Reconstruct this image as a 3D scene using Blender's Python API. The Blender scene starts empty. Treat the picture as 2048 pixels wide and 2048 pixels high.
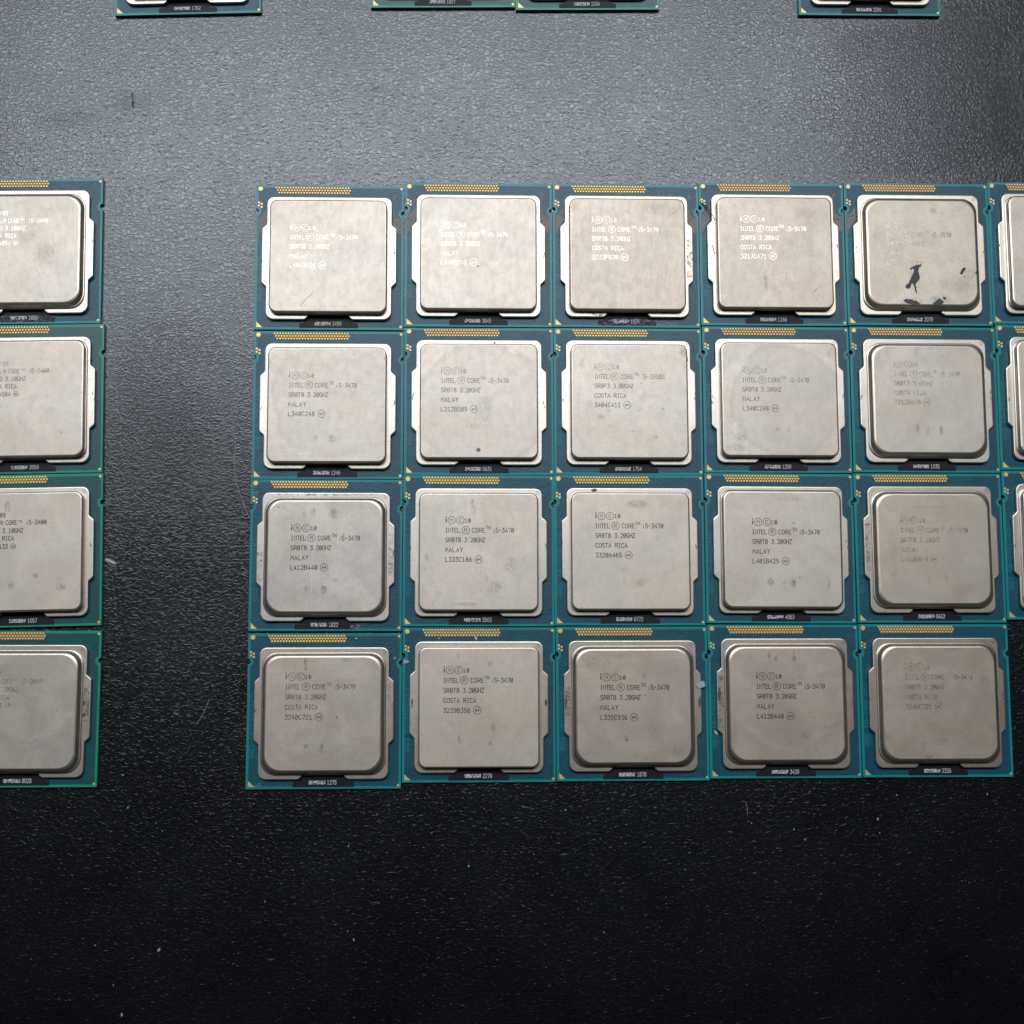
import bpy, bmesh, math, random
from mathutils import Vector, Matrix
random.seed(7)
MM = 0.001
scene = bpy.context.scene
COL = scene.collection

CAM= [2676.63847, 0.11382, 0.0336, 329.99865, 1023.99993, 1023.99837, 6e-05]
POSE={
'r1c1':(-34.61,102.13,-0.0007),
'r1c2':(2.89,103.05,-0.0016),
'r1c3':(40.37,103.10,-0.0025),
'r1c4':(77.78,103.75,-0.0007),
'r1c5':(115.25,103.96,-0.0016),
'r2c1':(-34.51,64.45,-0.0006),
'r2c2':(2.99,65.47,-0.0002),
'r2c3':(40.36,65.52,-0.0024),
'r2c4':(77.92,66.11,-0.0024),
'r2c5':(115.47,66.21,-0.0036),
'r3c1':(-34.58,27.01,-0.0023),
'r3c2':(2.86,28.08,-0.0026),
'r3c3':(40.14,28.18,-0.0021),
'r3c4':(77.70,28.60,-0.0057),
'r3c5':(115.26,28.65,-0.0011),
'r4c1':(-34.56,-10.84,-0.0014),
'r4c2':(2.90,-9.52,-0.0019),
'r4c3':(40.35,-9.43,-0.0006),
'r4c4':(77.75,-9.03,-0.0018),
'r4c5':(115.25,-9.01,-0.0022),
'r1c6':(152.62,104.51,-0.0012),
'r2c6':(152.92,66.88,-0.0057),
'r3c6':(152.79,29.30,-0.0052),
'l1':(-110.03,103.28,0.0134),
'l2':(-108.53,65.72,0.0175),
'l3':(-107.64,28.19,0.0198),
'l4':(-107.18,-9.99,-0.0027),
't1':(-72.08,184.66,0.0358),
't2':(-6.44,187.35,0.0162),
't3':(30.96,187.21,0.0158),
't4':(104.94,186.63,0.0043),
}
TEXT= {'r1c1': (-9.47, 3.59), 'r1c2': (-9.38, 3.67), 'r1c3': (-8.9, 5.17), 'r1c4': (-8.75, 5.03), 'r1c5': (-9.06, 3.52), 'r2c1': (-9.38, 3.71), 'r2c2': (-9.39, 3.97), 'r2c3': (-8.71, 5.06), 'r2c4': (-9.28, 3.73), 'r2c5': (-8.62, 5.27), 'r3c1': (-8.17, 3.3), 'r3c2': (-8.11, 4.13), 'r3c3': (-8.68, 5.07), 'r3c4': (-7.53, 3.13), 'r3c5': (-8.13, 3.52), 'r4c1': (-9.02, 5.23), 'r4c2': (-8.53, 5.32), 'r4c3': (-8.08, 3.37), 'r4c4': (-7.45, 3.07), 'r4c5': (-8.45, 5.12)}
DUST= [(-82.72, -25.97, 0.27), (-81.3, -33.68, 0.27), (-74.46, -37.28, 0.17), (-72.96, -39.23, 0.17), (-13.67, -30.52, 0.2), (-28.49, -43.13, 0.27), (-48.23, -55.98, 0.2), (0.42, -48.05, 0.3), (-28.48, -63.01, 0.2), (-27.01, -64.99, 0.34), (-88.05, -65.64, 0.2), (-73.06, -66.89, 0.5), (-83.54, -74.81, 0.2), (-81.36, -81.6, 0.44), (23.87, -34.95, 0.27), (69.19, -38.45, 0.2), (79.55, -40.04, 0.27), (82.14, -42.46, 0.27), (100.21, -37.73, 0.37), (100.55, -41.03, 0.2), (127.53, -31.94, 0.27), (105.13, -32.04, 0.23), (39.81, -29.88, 0.17), (32.94, -63.95, 0.2), (99.2, -73.75, 0.13), (76.03, -45.0, 0.13), (13.09, -44.92, 0.17), (16.09, -45.44, 0.17), (32.23, -41.94, 0.13), (122.14, -53.08, 0.13)]
PASTE= [[(-3.34, -4.77), (-2.63, -4.21), (-1.52, -3.76), (-0.31, -3.64), (-0.44, -4.2), (-1.0, -4.53), (-1.25, -5.31), (-1.05, -5.98), (-0.88, -7.08), (-1.12, -7.75), (-1.57, -8.2), (-2.03, -8.86), (-1.79, -11.07), (-2.01, -11.19), (-2.54, -9.09), (-2.78, -8.54), (-3.24, -9.09), (-3.49, -9.87), (-4.15, -10.1), (-4.78, -9.55), (-3.88, -8.66), (-3.18, -7.43), (-2.7, -6.21), (-2.33, -4.99), (-2.65, -4.77), (-3.1, -5.22)], [(-5.23, -13.09), (-4.46, -12.64), (-2.94, -12.85), (-1.86, -13.17), (-1.06, -13.72), (-1.37, -14.38), (-1.92, -14.72), (-2.55, -14.17), (-3.42, -13.96), (-4.5, -13.74)], [(2.14, -13.81), (3.15, -13.03), (4.05, -12.36), (4.46, -12.91), (5.1, -13.35), (4.42, -14.01), (3.53, -14.35), (2.66, -14.36)], [(4.82, -12.02), (5.58, -12.13), (5.56, -12.68), (5.01, -12.9)], [(9.44, -5.89), (9.91, -4.89), (10.59, -4.33), (11.02, -4.55), (10.44, -5.44), (10.08, -6.22), (9.53, -6.23)], [(13.39, -5.53), (13.96, -5.08), (13.81, -5.97), (13.48, -6.09)]]
STAIN= {'r1c1': [(-2.53, 8.53, 1.29, 1.29, 0.25)], 'r1c3': [(7.3, 11.11, 6.45, 1.72, 0.2)], 'r1c4': [(-2.62, -8.0, 0.54, 3.44, 0.4), (2.6, -7.08, 0.43, 1.29, 0.3), (8.72, 9.63, 3.44, 1.72, 0.2)], 'r1c5': [(2.95, 10.34, 1.29, 0.86, 0.35), (-11.5, 4.17, 1.08, 1.94, 0.2)], 'r2c1': [(-4.04, 8.6, 0.65, 1.94, 0.3), (3.65, -3.15, 0.86, 1.08, 0.25), (-2.55, -8.91, 0.65, 0.86, 0.5), (1.42, -9.11, 1.08, 1.08, 0.7), (6.53, 12.09, 0.6, 0.26, 0.9), (14.11, 11.11, 0.26, 0.34, 0.9), (12.24, 5.18, 0.26, 0.17, 0.7)], 'r2c2': [(1.37, -2.8, 2.37, 4.73, 0.35), (-1.16, -6.87, 1.94, 0.86, 0.4), (-0.22, -12.83, 0.69, 0.52, 1.3), (-13.31, 9.69, 0.17, 0.17, 0.9), (-11.47, -6.36, 1.08, 0.65, 0.3), (13.04, 6.49, 1.51, 1.29, 0.25), (13.37, -9.61, 1.29, 1.29, 0.25)], 'r2c3': [(-7.1, -4.51, 0.86, 0.65, 0.6), (-5.28, -3.0, 0.54, 0.43, 0.4), (2.69, -2.53, 0.54, 0.54, 0.4), (8.29, -2.56, 0.47, 0.34, 0.6), (13.78, 11.81, 1.29, 1.29, 0.5), (-5.1, -6.86, 0.54, 0.43, 0.35), (6.43, -9.59, 0.65, 0.43, 0.4), (0.93, -8.12, 1.72, 0.3, 0.3), (2.99, 3.94, 0.39, 0.26, 0.6), (-11.87, 9.04, 0.86, 1.29, 0.25)], 'r2c4': [(-0.72, -8.21, 0.6, 0.65, 0.7), (2.0, -8.3, 0.3, 0.56, 0.8), (-4.46, -8.33, 0.43, 0.43, 0.4), (-9.94, -10.18, 1.29, 1.29, 0.4), (-11.27, -12.76, 2.58, 1.08, 0.3), (4.1, -3.88, 0.3, 0.86, 0.4), (1.53, 13.37, 0.39, 0.26, 0.6), (12.46, 10.93, 0.65, 1.08, 0.3), (5.79, -12.91, 0.86, 0.26, 0.3)], 'r2c5': [(-3.14, -8.03, 0.43, 1.51, 0.5), (2.76, -8.43, 0.47, 1.29, 0.6), (-0.58, -8.66, 0.54, 1.29, 0.25), (-2.68, 11.53, 0.43, 1.08, 0.25), (2.67, 9.39, 0.43, 1.29, 0.2)], 'r3c1': [(-5.17, 9.41, 0.52, 0.65, 0.5), (2.08, 9.84, 1.08, 1.51, 0.6), (-2.9, 10.25, 0.65, 1.08, 0.4), (-11.32, 11.49, 0.34, 0.3, 0.8), (-0.14, -8.7, 0.75, 1.08, 0.8), (-4.37, -8.39, 0.47, 0.86, 0.5), (2.51, -6.42, 0.86, 0.54, 0.4), (-9.35, 0.9, 0.22, 0.22, 0.8)], 'r3c2': [(-1.6, 11.5, 0.43, 1.08, 0.4), (-1.28, 9.82, 0.65, 1.29, 0.3), (-12.7, -1.94, 0.39, 0.97, 0.6), (7.49, -3.58, 1.51, 2.37, 0.35), (3.95, -9.21, 1.94, 1.72, 0.35), (1.97, -7.34, 0.34, 1.08, 0.5), (-2.69, -13.37, 3.23, 0.52, 0.35)], 'r3c3': [(1.69, 11.0, 2.8, 1.08, 0.5), (2.29, -8.34, 1.29, 1.08, 0.35), (-1.79, -7.93, 0.22, 1.29, 0.35), (6.59, 2.52, 0.22, 0.22, 0.6), (-12.19, -14.34, 0.22, 0.17, 0.6)], 'r3c4': [(-3.26, -8.63, 0.86, 1.08, 0.6), (2.43, -8.82, 0.75, 1.08, 0.7), (0.0, -8.83, 0.43, 0.43, 0.3), (3.83, -7.55, 0.86, 0.26, 0.5), (11.19, -8.99, 0.34, 1.51, 0.4), (2.76, 5.89, 0.43, 0.26, 0.6), (2.15, 11.87, 3.23, 0.65, 0.25)], 'r3c5': [(-1.43, -8.1, 0.52, 1.08, 0.5), (2.72, -7.89, 0.65, 1.08, 0.35), (-3.73, 9.89, 1.29, 0.26, 0.35), (1.62, 9.9, 1.94, 0.3, 0.3), (-10.15, -2.41, 1.08, 5.59, 0.2), (7.19, -10.63, 2.58, 1.72, 0.2)], 'r4c1': [(-4.36, 11.78, 0.3, 1.08, 0.8), (-4.23, 10.15, 0.34, 0.52, 0.7), (5.57, 12.17, 1.29, 0.52, 0.4), (-0.09, -8.72, 0.47, 1.29, 1.0), (-3.96, -8.3, 0.52, 0.52, 0.5), (3.3, -1.56, 0.26, 0.43, 0.9), (4.03, -4.7, 0.43, 0.86, 0.3)], 'r4c2': [(-4.69, -8.25, 0.39, 1.29, 0.6), (3.41, -5.44, 0.6, 1.08, 0.5), (2.69, -9.09, 0.52, 0.6, 0.5), (2.69, 9.76, 0.65, 0.65, 0.5), (-5.05, 11.52, 0.3, 1.29, 0.3), (12.56, 12.89, 0.17, 0.3, 0.6)], 'r4c3': [(-1.91, -8.25, 0.56, 0.86, 0.9), (-2.79, 11.51, 2.15, 0.86, 0.3), (2.54, 6.55, 0.52, 0.86, 0.4), (5.05, -6.35, 2.15, 2.15, 0.2), (10.35, -11.46, 3.01, 1.51, 0.3), (-9.04, 10.29, 4.3, 2.58, 0.2)], 'r4c4': [(-4.16, 11.17, 0.43, 1.08, 0.5), (-2.5, 10.34, 0.43, 0.86, 0.5), (1.91, 10.75, 0.47, 1.29, 0.6), (3.18, 11.37, 0.26, 1.29, 0.4), (4.12, -8.17, 1.29, 0.86, 0.3), (0.32, -10.0, 0.65, 0.34, 0.3), (-13.15, -8.11, 1.08, 2.8, 0.3)], 'r4c5': [(11.27, 4.98, 1.29, 1.51, 0.3), (-4.51, -11.03, 0.65, 1.29, 0.3), (0.78, -9.61, 1.29, 0.86, 0.3), (3.54, 12.47, 2.58, 0.65, 0.25), (-13.45, -8.95, 0.86, 0.86, 0.3)]}

# ------------------------------------------------------------ camera
F, TILT, ROLL, H = CAM[0], CAM[1], CAM[2], CAM[3]
fw = Vector((0, math.sin(TILT), -math.cos(TILT)))
up = Vector((0, math.cos(TILT), math.sin(TILT)))
rt = Vector((1, 0, 0))
fw2 = fw * math.cos(ROLL) + rt * math.sin(ROLL)
rt2 = rt * math.cos(ROLL) - fw * math.sin(ROLL)
cam_d = bpy.data.cameras.new('camera')
cam = bpy.data.objects.new('camera', cam_d)
COL.objects.link(cam)
cam_d.sensor_width = 36.0
cam_d.lens = F / 2048 * 36.0
cam_d.clip_start = 0.01
cam_d.clip_end = 20
cam.matrix_world = Matrix(((rt2.x, up.x, -fw2.x, 0), (rt2.y, up.y, -fw2.y, 0),
                           (rt2.z, up.z, -fw2.z, H * MM), (0, 0, 0, 1)))
scene.camera = cam

# ------------------------------------------------------------ world, lamps, exposure
world = bpy.data.worlds.new('World')
scene.world = world
world.use_nodes = True
bg = world.node_tree.nodes['Background']
bg.inputs['Color'].default_value = (0.95, 0.93, 1.0, 1)
bg.inputs['Strength'].default_value = 0.008

def area(name, loc, target, sx, sy, power, color):
    d = bpy.data.lights.new(name, 'AREA')
    d.shape = 'RECTANGLE'
    d.size, d.size_y, d.energy, d.color = sx, sy, power, color
    o = bpy.data.objects.new(name, d)
    COL.objects.link(o)
    o.location = loc
    o.rotation_euler = (Vector(target) - Vector(loc)).to_track_quat('-Z', 'Y').to_euler()
    return o
# ceiling lamp of the room, ahead of the photographer
area('ceiling_lamp', (-0.10, 0.90, 1.9), (-0.10, 0.90, 0), 1.70, 0.70, 27.5, (0.82, 0.90, 1.0))
# weak bluish fill lamp added on the left
area('left_fill_light', (-1.5, 0.9, 1.5), (0, 0.05, 0), 0.9, 0.9, 0.8, (0.72, 0.82, 1.0))

vs = scene.view_settings
vs.view_transform = 'Standard'
vs.look = 'None'
vs.exposure = 0.0
vs.gamma = 1.0

# ------------------------------------------------------------ node helpers
def new_mat(name):
    m = bpy.data.materials.new(name)
    m.use_nodes = True
    nt = m.node_tree
    b = nt.nodes['Principled BSDF']
    return m, nt, b

def N(nt, t, **kw):
    n = nt.nodes.new(t)
    for k, v in kw.items():
        setattr(n, k, v)
    return n

def L(nt, a, b):
    nt.links.new(a, b)

def math_n(nt, op, a, b=None, c=None, clamp=False):
    n = N(nt, 'ShaderNodeMath', operation=op)
    n.use_clamp = clamp
    for i, v in enumerate((a, b, c)):
        if v is None:
            continue
        if isinstance(v, (int, float)):
            n.inputs[i].default_value = v
        else:
            L(nt, v, n.inputs[i])
    return n.outputs[0]

def coords_mm(nt, shift=True):
    tc = N(nt, 'ShaderNodeTexCoord')
    v = N(nt, 'ShaderNodeVectorMath', operation='SCALE')
    L(nt, tc.outputs['Object'], v.inputs[0])
    v.inputs['Scale'].default_value = 1000.0
    return v.outputs[0]

def shifted(nt, vec, amount=97.0):
    """the same pattern never shows twice: shift by a random number of the object"""
    oi = N(nt, 'ShaderNodeObjectInfo')
    m = math_n(nt, 'MULTIPLY', oi.outputs['Random'], amount)
    a = N(nt, 'ShaderNodeVectorMath', operation='ADD')
    L(nt, vec, a.inputs[0])
    cx = N(nt, 'ShaderNodeCombineXYZ')
    for i in range(3):
        L(nt, m, cx.inputs[i])
    L(nt, cx.outputs[0], a.inputs[1])
    return a.outputs[0]

def noise(nt, vec, scale, detail=2.0, rough=0.5, sx=1, sy=1, sz=1, dist=0.0):
    mp = N(nt, 'ShaderNodeMapping')
    mp.inputs['Scale'].default_value = (sx, sy, sz)
    L(nt, vec, mp.inputs['Vector'])
    n = N(nt, 'ShaderNodeTexNoise')
    n.inputs['Scale'].default_value = scale
    n.inputs['Detail'].default_value = detail
    n.inputs['Roughness'].default_value = rough
    n.inputs['Distortion'].default_value = dist
    L(nt, mp.outputs[0], n.inputs['Vector'])
    return n.outputs['Fac']

def rng(nt, v, a, b, c=0.0, d=1.0, smooth=True):
    n = N(nt, 'ShaderNodeMapRange')
    n.interpolation_type = 'SMOOTHSTEP' if smooth else 'LINEAR'
    n.clamp = True if hasattr(n, 'clamp') else True
    L(nt, v, n.inputs['Value'])
    for i, x in zip(('From Min', 'From Max', 'To Min', 'To Max'), (a, b, c, d)):
        n.inputs[i].default_value = x
    return n.outputs[0]

def mixc(nt, f, a, b, blend='MIX'):
    n = N(nt, 'ShaderNodeMix', data_type='RGBA', blend_type=blend)
    if isinstance(f, (int, float)):
        n.inputs[0].default_value = f
    else:
        L(nt, f, n.inputs[0])
    for i, v in ((6, a), (7, b)):
        if isinstance(v, tuple):
            n.inputs[i].default_value = (*v, 1)
        else:
            L(nt, v, n.inputs[i])
    return n.outputs[2]

def bump(nt, h, dist, strength=1.0, prev=None):
    b = N(nt, 'ShaderNodeBump')
    b.inputs['Strength'].default_value = strength
    b.inputs['Distance'].default_value = dist
    L(nt, h, b.inputs['Height'])
    if prev is not None:
        L(nt, prev, b.inputs['Normal'])
    return b.outputs[0]

# ------------------------------------------------------------ materials
def metal_mat(name, tone=(0.66, 0.635, 0.60), rough=0.42, stains=(), arc=None, brushed=0.0, cloudy=0.5, metallic=0.9):
    m, nt, b = new_mat(name)
    v = coords_mm(nt)
    vs_ = shifted(nt, v)
    big = noise(nt, vs_, 0.11, 3, 0.55, dist=0.6)
    mid = noise(nt, vs_, 0.55, 4, 0.65, sx=1.2, sy=0.7)
    fine = noise(nt, vs_, 5.0, 2, 0.7)
    brush = noise(nt, vs_, 3.2, 3, 0.7, sx=1.6 if brushed >= 0 else 0.08, sy=0.10 if brushed >= 0 else 0.9)
    brushed = abs(brushed)
    col = mixc(nt, rng(nt, big, 0.32, 0.68), tuple(c * (1 - 0.10 * cloudy) for c in tone), tuple(min(1, c * (1 + 0.07 * cloudy)) for c in tone))
    col = mixc(nt, rng(nt, mid, 0.52, 0.80, 0, 0.22 * cloudy), col, tuple(c * 0.72 for c in tone))
    col = mixc(nt, rng(nt, fine, 0.35, 0.65, 0, 0.42), col, tuple(c * 0.64 for c in tone))
    hue = noise(nt, vs_, 0.07, 2, 0.5, sx=1.0, sy=1.3)
    col = mixc(nt, rng(nt, hue, 0.35, 0.65, 0.0, 0.9), col, (1.0, 0.965, 0.93), 'MULTIPLY')
    smear = noise(nt, vs_, 0.20, 5, 0.72, sx=0.8, sy=1.4, dist=1.5)
    col = mixc(nt, rng(nt, smear, 0.50, 0.66, 0, 0.20 * cloudy), col, tuple(c * 0.62 for c in tone))
    hatch = noise(nt, vs_, 1.4, 4, 0.8, sx=2.2, sy=0.35, dist=0.6)
    col = mixc(nt, rng(nt, hatch, 0.60, 0.74, 0, 0.35 * cloudy), col, tuple(c * 0.60 for c in tone))
    # small pits
    pit = noise(nt, vs_, 1.7, 1, 0.5)
    col = mixc(nt, rng(nt, pit, 0.735, 0.77, 0, 0.55), col, tuple(c * 0.35 for c in tone))
    if brushed:
        col = mixc(nt, rng(nt, brush, 0.42, 0.66, 0, brushed), col, tuple(c * 0.66 for c in tone))
    breakup = rng(nt, noise(nt, vs_, 1.4, 4, 0.7, sx=1.5, sy=0.8), 0.36, 0.62, 0.15, 1.0)
    for (x, y, rx, ry, st) in stains:
        s = N(nt, 'ShaderNodeVectorMath', operation='SUBTRACT')
        L(nt, v, s.inputs[0]); s.inputs[1].default_value = (x, y, 0)
        q = N(nt, 'ShaderNodeVectorMath', operation='MULTIPLY')
        L(nt, s.outputs[0], q.inputs[0]); q.inputs[1].default_value = (1 / rx / 1.35, 1 / ry / 1.35, 0)
        ln = N(nt, 'ShaderNodeVectorMath', operation='LENGTH')
        L(nt, q.outputs[0], ln.inputs[0])
        f = rng(nt, ln.outputs['Value'], 1.0, 0.25, 0, 1)
        f = math_n(nt, 'MULTIPLY', f, breakup)
        f = math_n(nt, 'MULTIPLY', f, min(0.95, st * 1.25), clamp=True)
        col = mixc(nt, f, col, tuple(c * 0.34 for c in tone))
    if arc:   # dull print left by a cooler: (x, y, rx, ry, strength)
        x, y, rx, ry, st = arc
        s = N(nt, 'ShaderNodeVectorMath', operation='SUBTRACT')
        L(nt, v, s.inputs[0]); s.inputs[1].default_value = (x, y, 0)
        q = N(nt, 'ShaderNodeVectorMath', operation='MULTIPLY')
        L(nt, s.outputs[0], q.inputs[0]); q.inputs[1].default_value = (1 / rx, 1 / ry, 0)
        ln = N(nt, 'ShaderNodeVectorMath', operation='LENGTH')
        L(nt, q.outputs[0], ln.inputs[0])
        wob = math_n(nt, 'MULTIPLY_ADD', big, 0.35, ln.outputs['Value'])
        f = rng(nt, wob, 1.20, 1.13, 0, st)
        ring = math_n(nt, 'MULTIPLY', rng(nt, wob, 1.20, 1.15), rng(nt, wob, 1.04, 1.15))
        col = mixc(nt, f, col, tuple(c * 0.80 for c in tone))
        col = mixc(nt, math_n(nt, 'MULTIPLY', ring, st * 0.5), col, tuple(c * 0.62 for c in tone))
    L(nt, col, b.inputs['Base Color'])
    b.inputs['Metallic'].default_value = metallic
    r = rng(nt, mid, 0.3, 0.7, rough - 0.015, rough + 0.02)
    L(nt, r, b.inputs['Roughness'])
    n1 = bump(nt, fine, 0.00001, 0.85)
    n2 = bump(nt, big, 0.00008, 0.3, n1)
    if brushed:
        n2 = bump(nt, brush, 0.000012, 0.8, n2)
    L(nt, n2, b.inputs['Normal'])
    return m

def mark_mat(name, lo, hi):
    """laser marking: smoother than the blasted lid, so it glints where the lamp mirrors and is dark elsewhere"""
    m, nt, b = new_mat(name)
    v = shifted(nt, coords_mm(nt))
    w = rng(nt, noise(nt, v, 0.7, 3, 0.6), 0.38, 0.60, lo, hi)
    nt2 = N(nt, 'ShaderNodeBsdfTransparent')
    b.inputs['Base Color'].default_value = (0.30, 0.255, 0.21, 1)
    b.inputs['Metallic'].default_value = 0.9
    b.inputs['Roughness'].default_value = 0.14
    ms = N(nt, 'ShaderNodeMixShader')
    L(nt, w, ms.inputs[0])
    L(nt, nt2.outputs[0], ms.inputs[1])
    L(nt, b.outputs[0], ms.inputs[2])
    L(nt, ms.outputs[0], nt.nodes['Material Output'].inputs['Surface'])
    return m

def pcb_mat(name, c, c2, rough=0.34, bumpy=0.5, hazy=0.0):
    m, nt, b = new_mat(name)
    v = shifted(nt, coords_mm(nt))
    n_ = noise(nt, v, 0.25, 4, 0.6)
    col = mixc(nt, rng(nt, n_, 0.3, 0.7), c, c2)
    wv = noise(nt, v, 1.3, 3, 0.6, sx=1.0, sy=1.6, dist=1.0)
    fn = noise(nt, v, 7.0, 2, 0.6)
    dust = rng(nt, noise(nt, v, 4.0, 2, 0.5), 0.70, 0.76, 0, 0.35)
    col = mixc(nt, dust, col, (0.35, 0.38, 0.38))
    L(nt, col, b.inputs['Base Color'])
    b.inputs['Roughness'].default_value = rough
    b.inputs['Specular IOR Level'].default_value = 0.45
    n1 = bump(nt, wv, 0.00006, bumpy)
    n2 = bump(nt, fn, 0.00001, 0.4, n1)
    L(nt, n2, b.inputs['Normal'])
    return m

def plain(name, c, rough=0.5, metallic=0.0, spec=0.5):
    m, nt, b = new_mat(name)
    v = shifted(nt, coords_mm(nt))
    col = mixc(nt, rng(nt, noise(nt, v, 1.8, 3, 0.6), 0.3, 0.7), tuple(x * 0.82 for x in c), tuple(min(1, x * 1.1) for x in c))
    L(nt, col, b.inputs['Base Color'])
    b.inputs['Roughness'].default_value = rough
    b.inputs['Metallic'].default_value = metallic
    b.inputs['Specular IOR Level'].default_value = spec
    return m

M = {}
M['strip_teal'] = pcb_mat('solder_mask_edge_teal', (0.010, 0.32, 0.33), (0.013, 0.37, 0.37), 0.32, 0.2)
M['field_blue'] = pcb_mat('solder_mask_blue', (0.010, 0.095, 0.140), (0.013, 0.115, 0.160), 0.33, 0.9)
M['strip_green'] = pcb_mat('solder_mask_edge_green', (0.022, 0.37, 0.24), (0.03, 0.41, 0.26), 0.32, 0.2)
M['field_green'] = pcb_mat('solder_mask_dark_green', (0.016, 0.115, 0.115), (0.02, 0.13, 0.125), 0.31, 0.45)
M['core'] = plain('laminate_core', (0.05, 0.07, 0.05), 0.7)
def gold_mat():
    m, nt, b = new_mat('gold_pad')
    oi = N(nt, 'ShaderNodeObjectInfo')
    v = shifted(nt, coords_mm(nt))
    col = mixc(nt, rng(nt, oi.outputs['Random'], 0.1, 0.9), (1.0, 0.78, 0.29), (1.0, 0.68, 0.30))
    col = mixc(nt, rng(nt, noise(nt, v, 0.8, 3, 0.6), 0.45, 0.7, 0, 0.5), col, (0.80, 0.50, 0.24))
    L(nt, col, b.inputs['Base Color'])
    b.inputs['Roughness'].default_value = 0.45
    b.inputs['Metallic'].default_value = 0.5
    return m
M['gold'] = gold_mat()
M['copper'] = plain('pad_bloom_copper', (0.36, 0.16, 0.035), 0.6, 0.0)  # orange bloom of the gold between the pads, painted as a sheet
M['black'] = plain('black_ink_patch', (0.008, 0.008, 0.012), 0.5, 0.0, 0.35)
M['white'] = plain('white_ink', (0.85, 0.85, 0.82), 0.6)
M['flake'] = plain('plastic_flake', (0.62, 0.64, 0.68), 0.5)
M['soot'] = plain('grey_soot_spot', (0.34, 0.34, 0.33), 0.6)
M['pale_smear'] = plain('pale_smear', (0.42, 0.40, 0.38), 0.6)
M['dust'] = plain('pale_dust', (0.50, 0.50, 0.48), 0.8)
M['grey_flake'] = plain('grey_fleck', (0.36, 0.36, 0.38), 0.7)
M['hair'] = plain('dark_hair', (0.03, 0.025, 0.02), 0.5)
M['hair_pale'] = plain('pale_fibre', (0.5, 0.5, 0.52), 0.5)
M['paste'] = plain('dried_grey_paste', (0.105, 0.11, 0.115), 0.6)
M['scuff'] = plain('scratch_dark', (0.11, 0.10, 0.095), 0.5, 0.5)
M['scratch_light'] = plain('scratch_bright', (0.75, 0.74, 0.72), 0.5, 0.6)
M['tarnish'] = plain('tarnish_brown', (0.16, 0.13, 0.11), 0.55, 0.4)
M['ring'] = plain('ring_stamp', (0.25, 0.24, 0.225), 0.4, 0.8)
M['mark_clear'] = mark_mat('laser_mark_clear', 0.78, 1.0)
M['mark_worn'] = mark_mat('laser_mark_worn', 0.38, 0.85)
M['mark_faint'] = mark_mat('laser_mark_faint', 0.12, 0.5)
M['code_text'] = pcb_mat('etched_board_text', (0.014, 0.23, 0.28), (0.014, 0.26, 0.30), 0.36, 0.2)

def code_patch_mat():
    m, nt, b = new_mat('speckled_code_patch')
    v = shifted(nt, coords_mm(nt))
    mp = N(nt, 'ShaderNodeMapping')
    mp.inputs['Scale'].default_value = (1, 1, 0)
    L(nt, v, mp.inputs['Vector'])
    vo = N(nt, 'ShaderNodeTexVoronoi')
    vo.inputs['Scale'].default_value = 5.0
    L(nt, mp.outputs[0], vo.inputs['Vector'])
    se = N(nt, 'ShaderNodeSeparateColor')
    L(nt, vo.outputs['Color'], se.inputs[0])
    f = rng(nt, se.outputs[0], 0.36, 0.42)
    col = mixc(nt, f, (0.06, 0.06, 0.065), (0.82, 0.82, 0.80))
    L(nt, col, b.inputs['Base Color'])
    b.inputs['Roughness'].default_value = 0.6
    return m
M['code_patch'] = code_patch_mat()

def film_mat(name, c, keep=0.5, cover=0.9):
    """broken, streaky film with real holes in it"""
    m, nt, b = new_mat(name)
    v = shifted(nt, coords_mm(nt))
    w = rng(nt, noise(nt, v, 0.9, 5, 0.8, sx=0.8, sy=1.3, dist=1.2), keep - 0.06, keep + 0.10, 0, cover)
    t = N(nt, 'ShaderNodeBsdfTransparent')
    b.inputs['Base Color'].default_value = (*c, 1)
    b.inputs['Roughness'].default_value = 0.5
    ms = N(nt, 'ShaderNodeMixShader')
    L(nt, w, ms.inputs[0]); L(nt, t.outputs[0], ms.inputs[1]); L(nt, b.outputs[0], ms.inputs[2])
    L(nt, ms.outputs[0], nt.nodes['Material Output'].inputs['Surface'])
    return m
M['residue'] = film_mat('pale_flux_residue', (0.45, 0.48, 0.52), 0.54)
M['grime'] = film_mat('rim_grime', (0.20, 0.17, 0.15), 0.52, 0.6)
M['film_brown'] = film_mat('brown_broken_film', (0.42, 0.37, 0.31), 0.38, 0.8)  # broken brown film laid beside the edge notches

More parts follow.
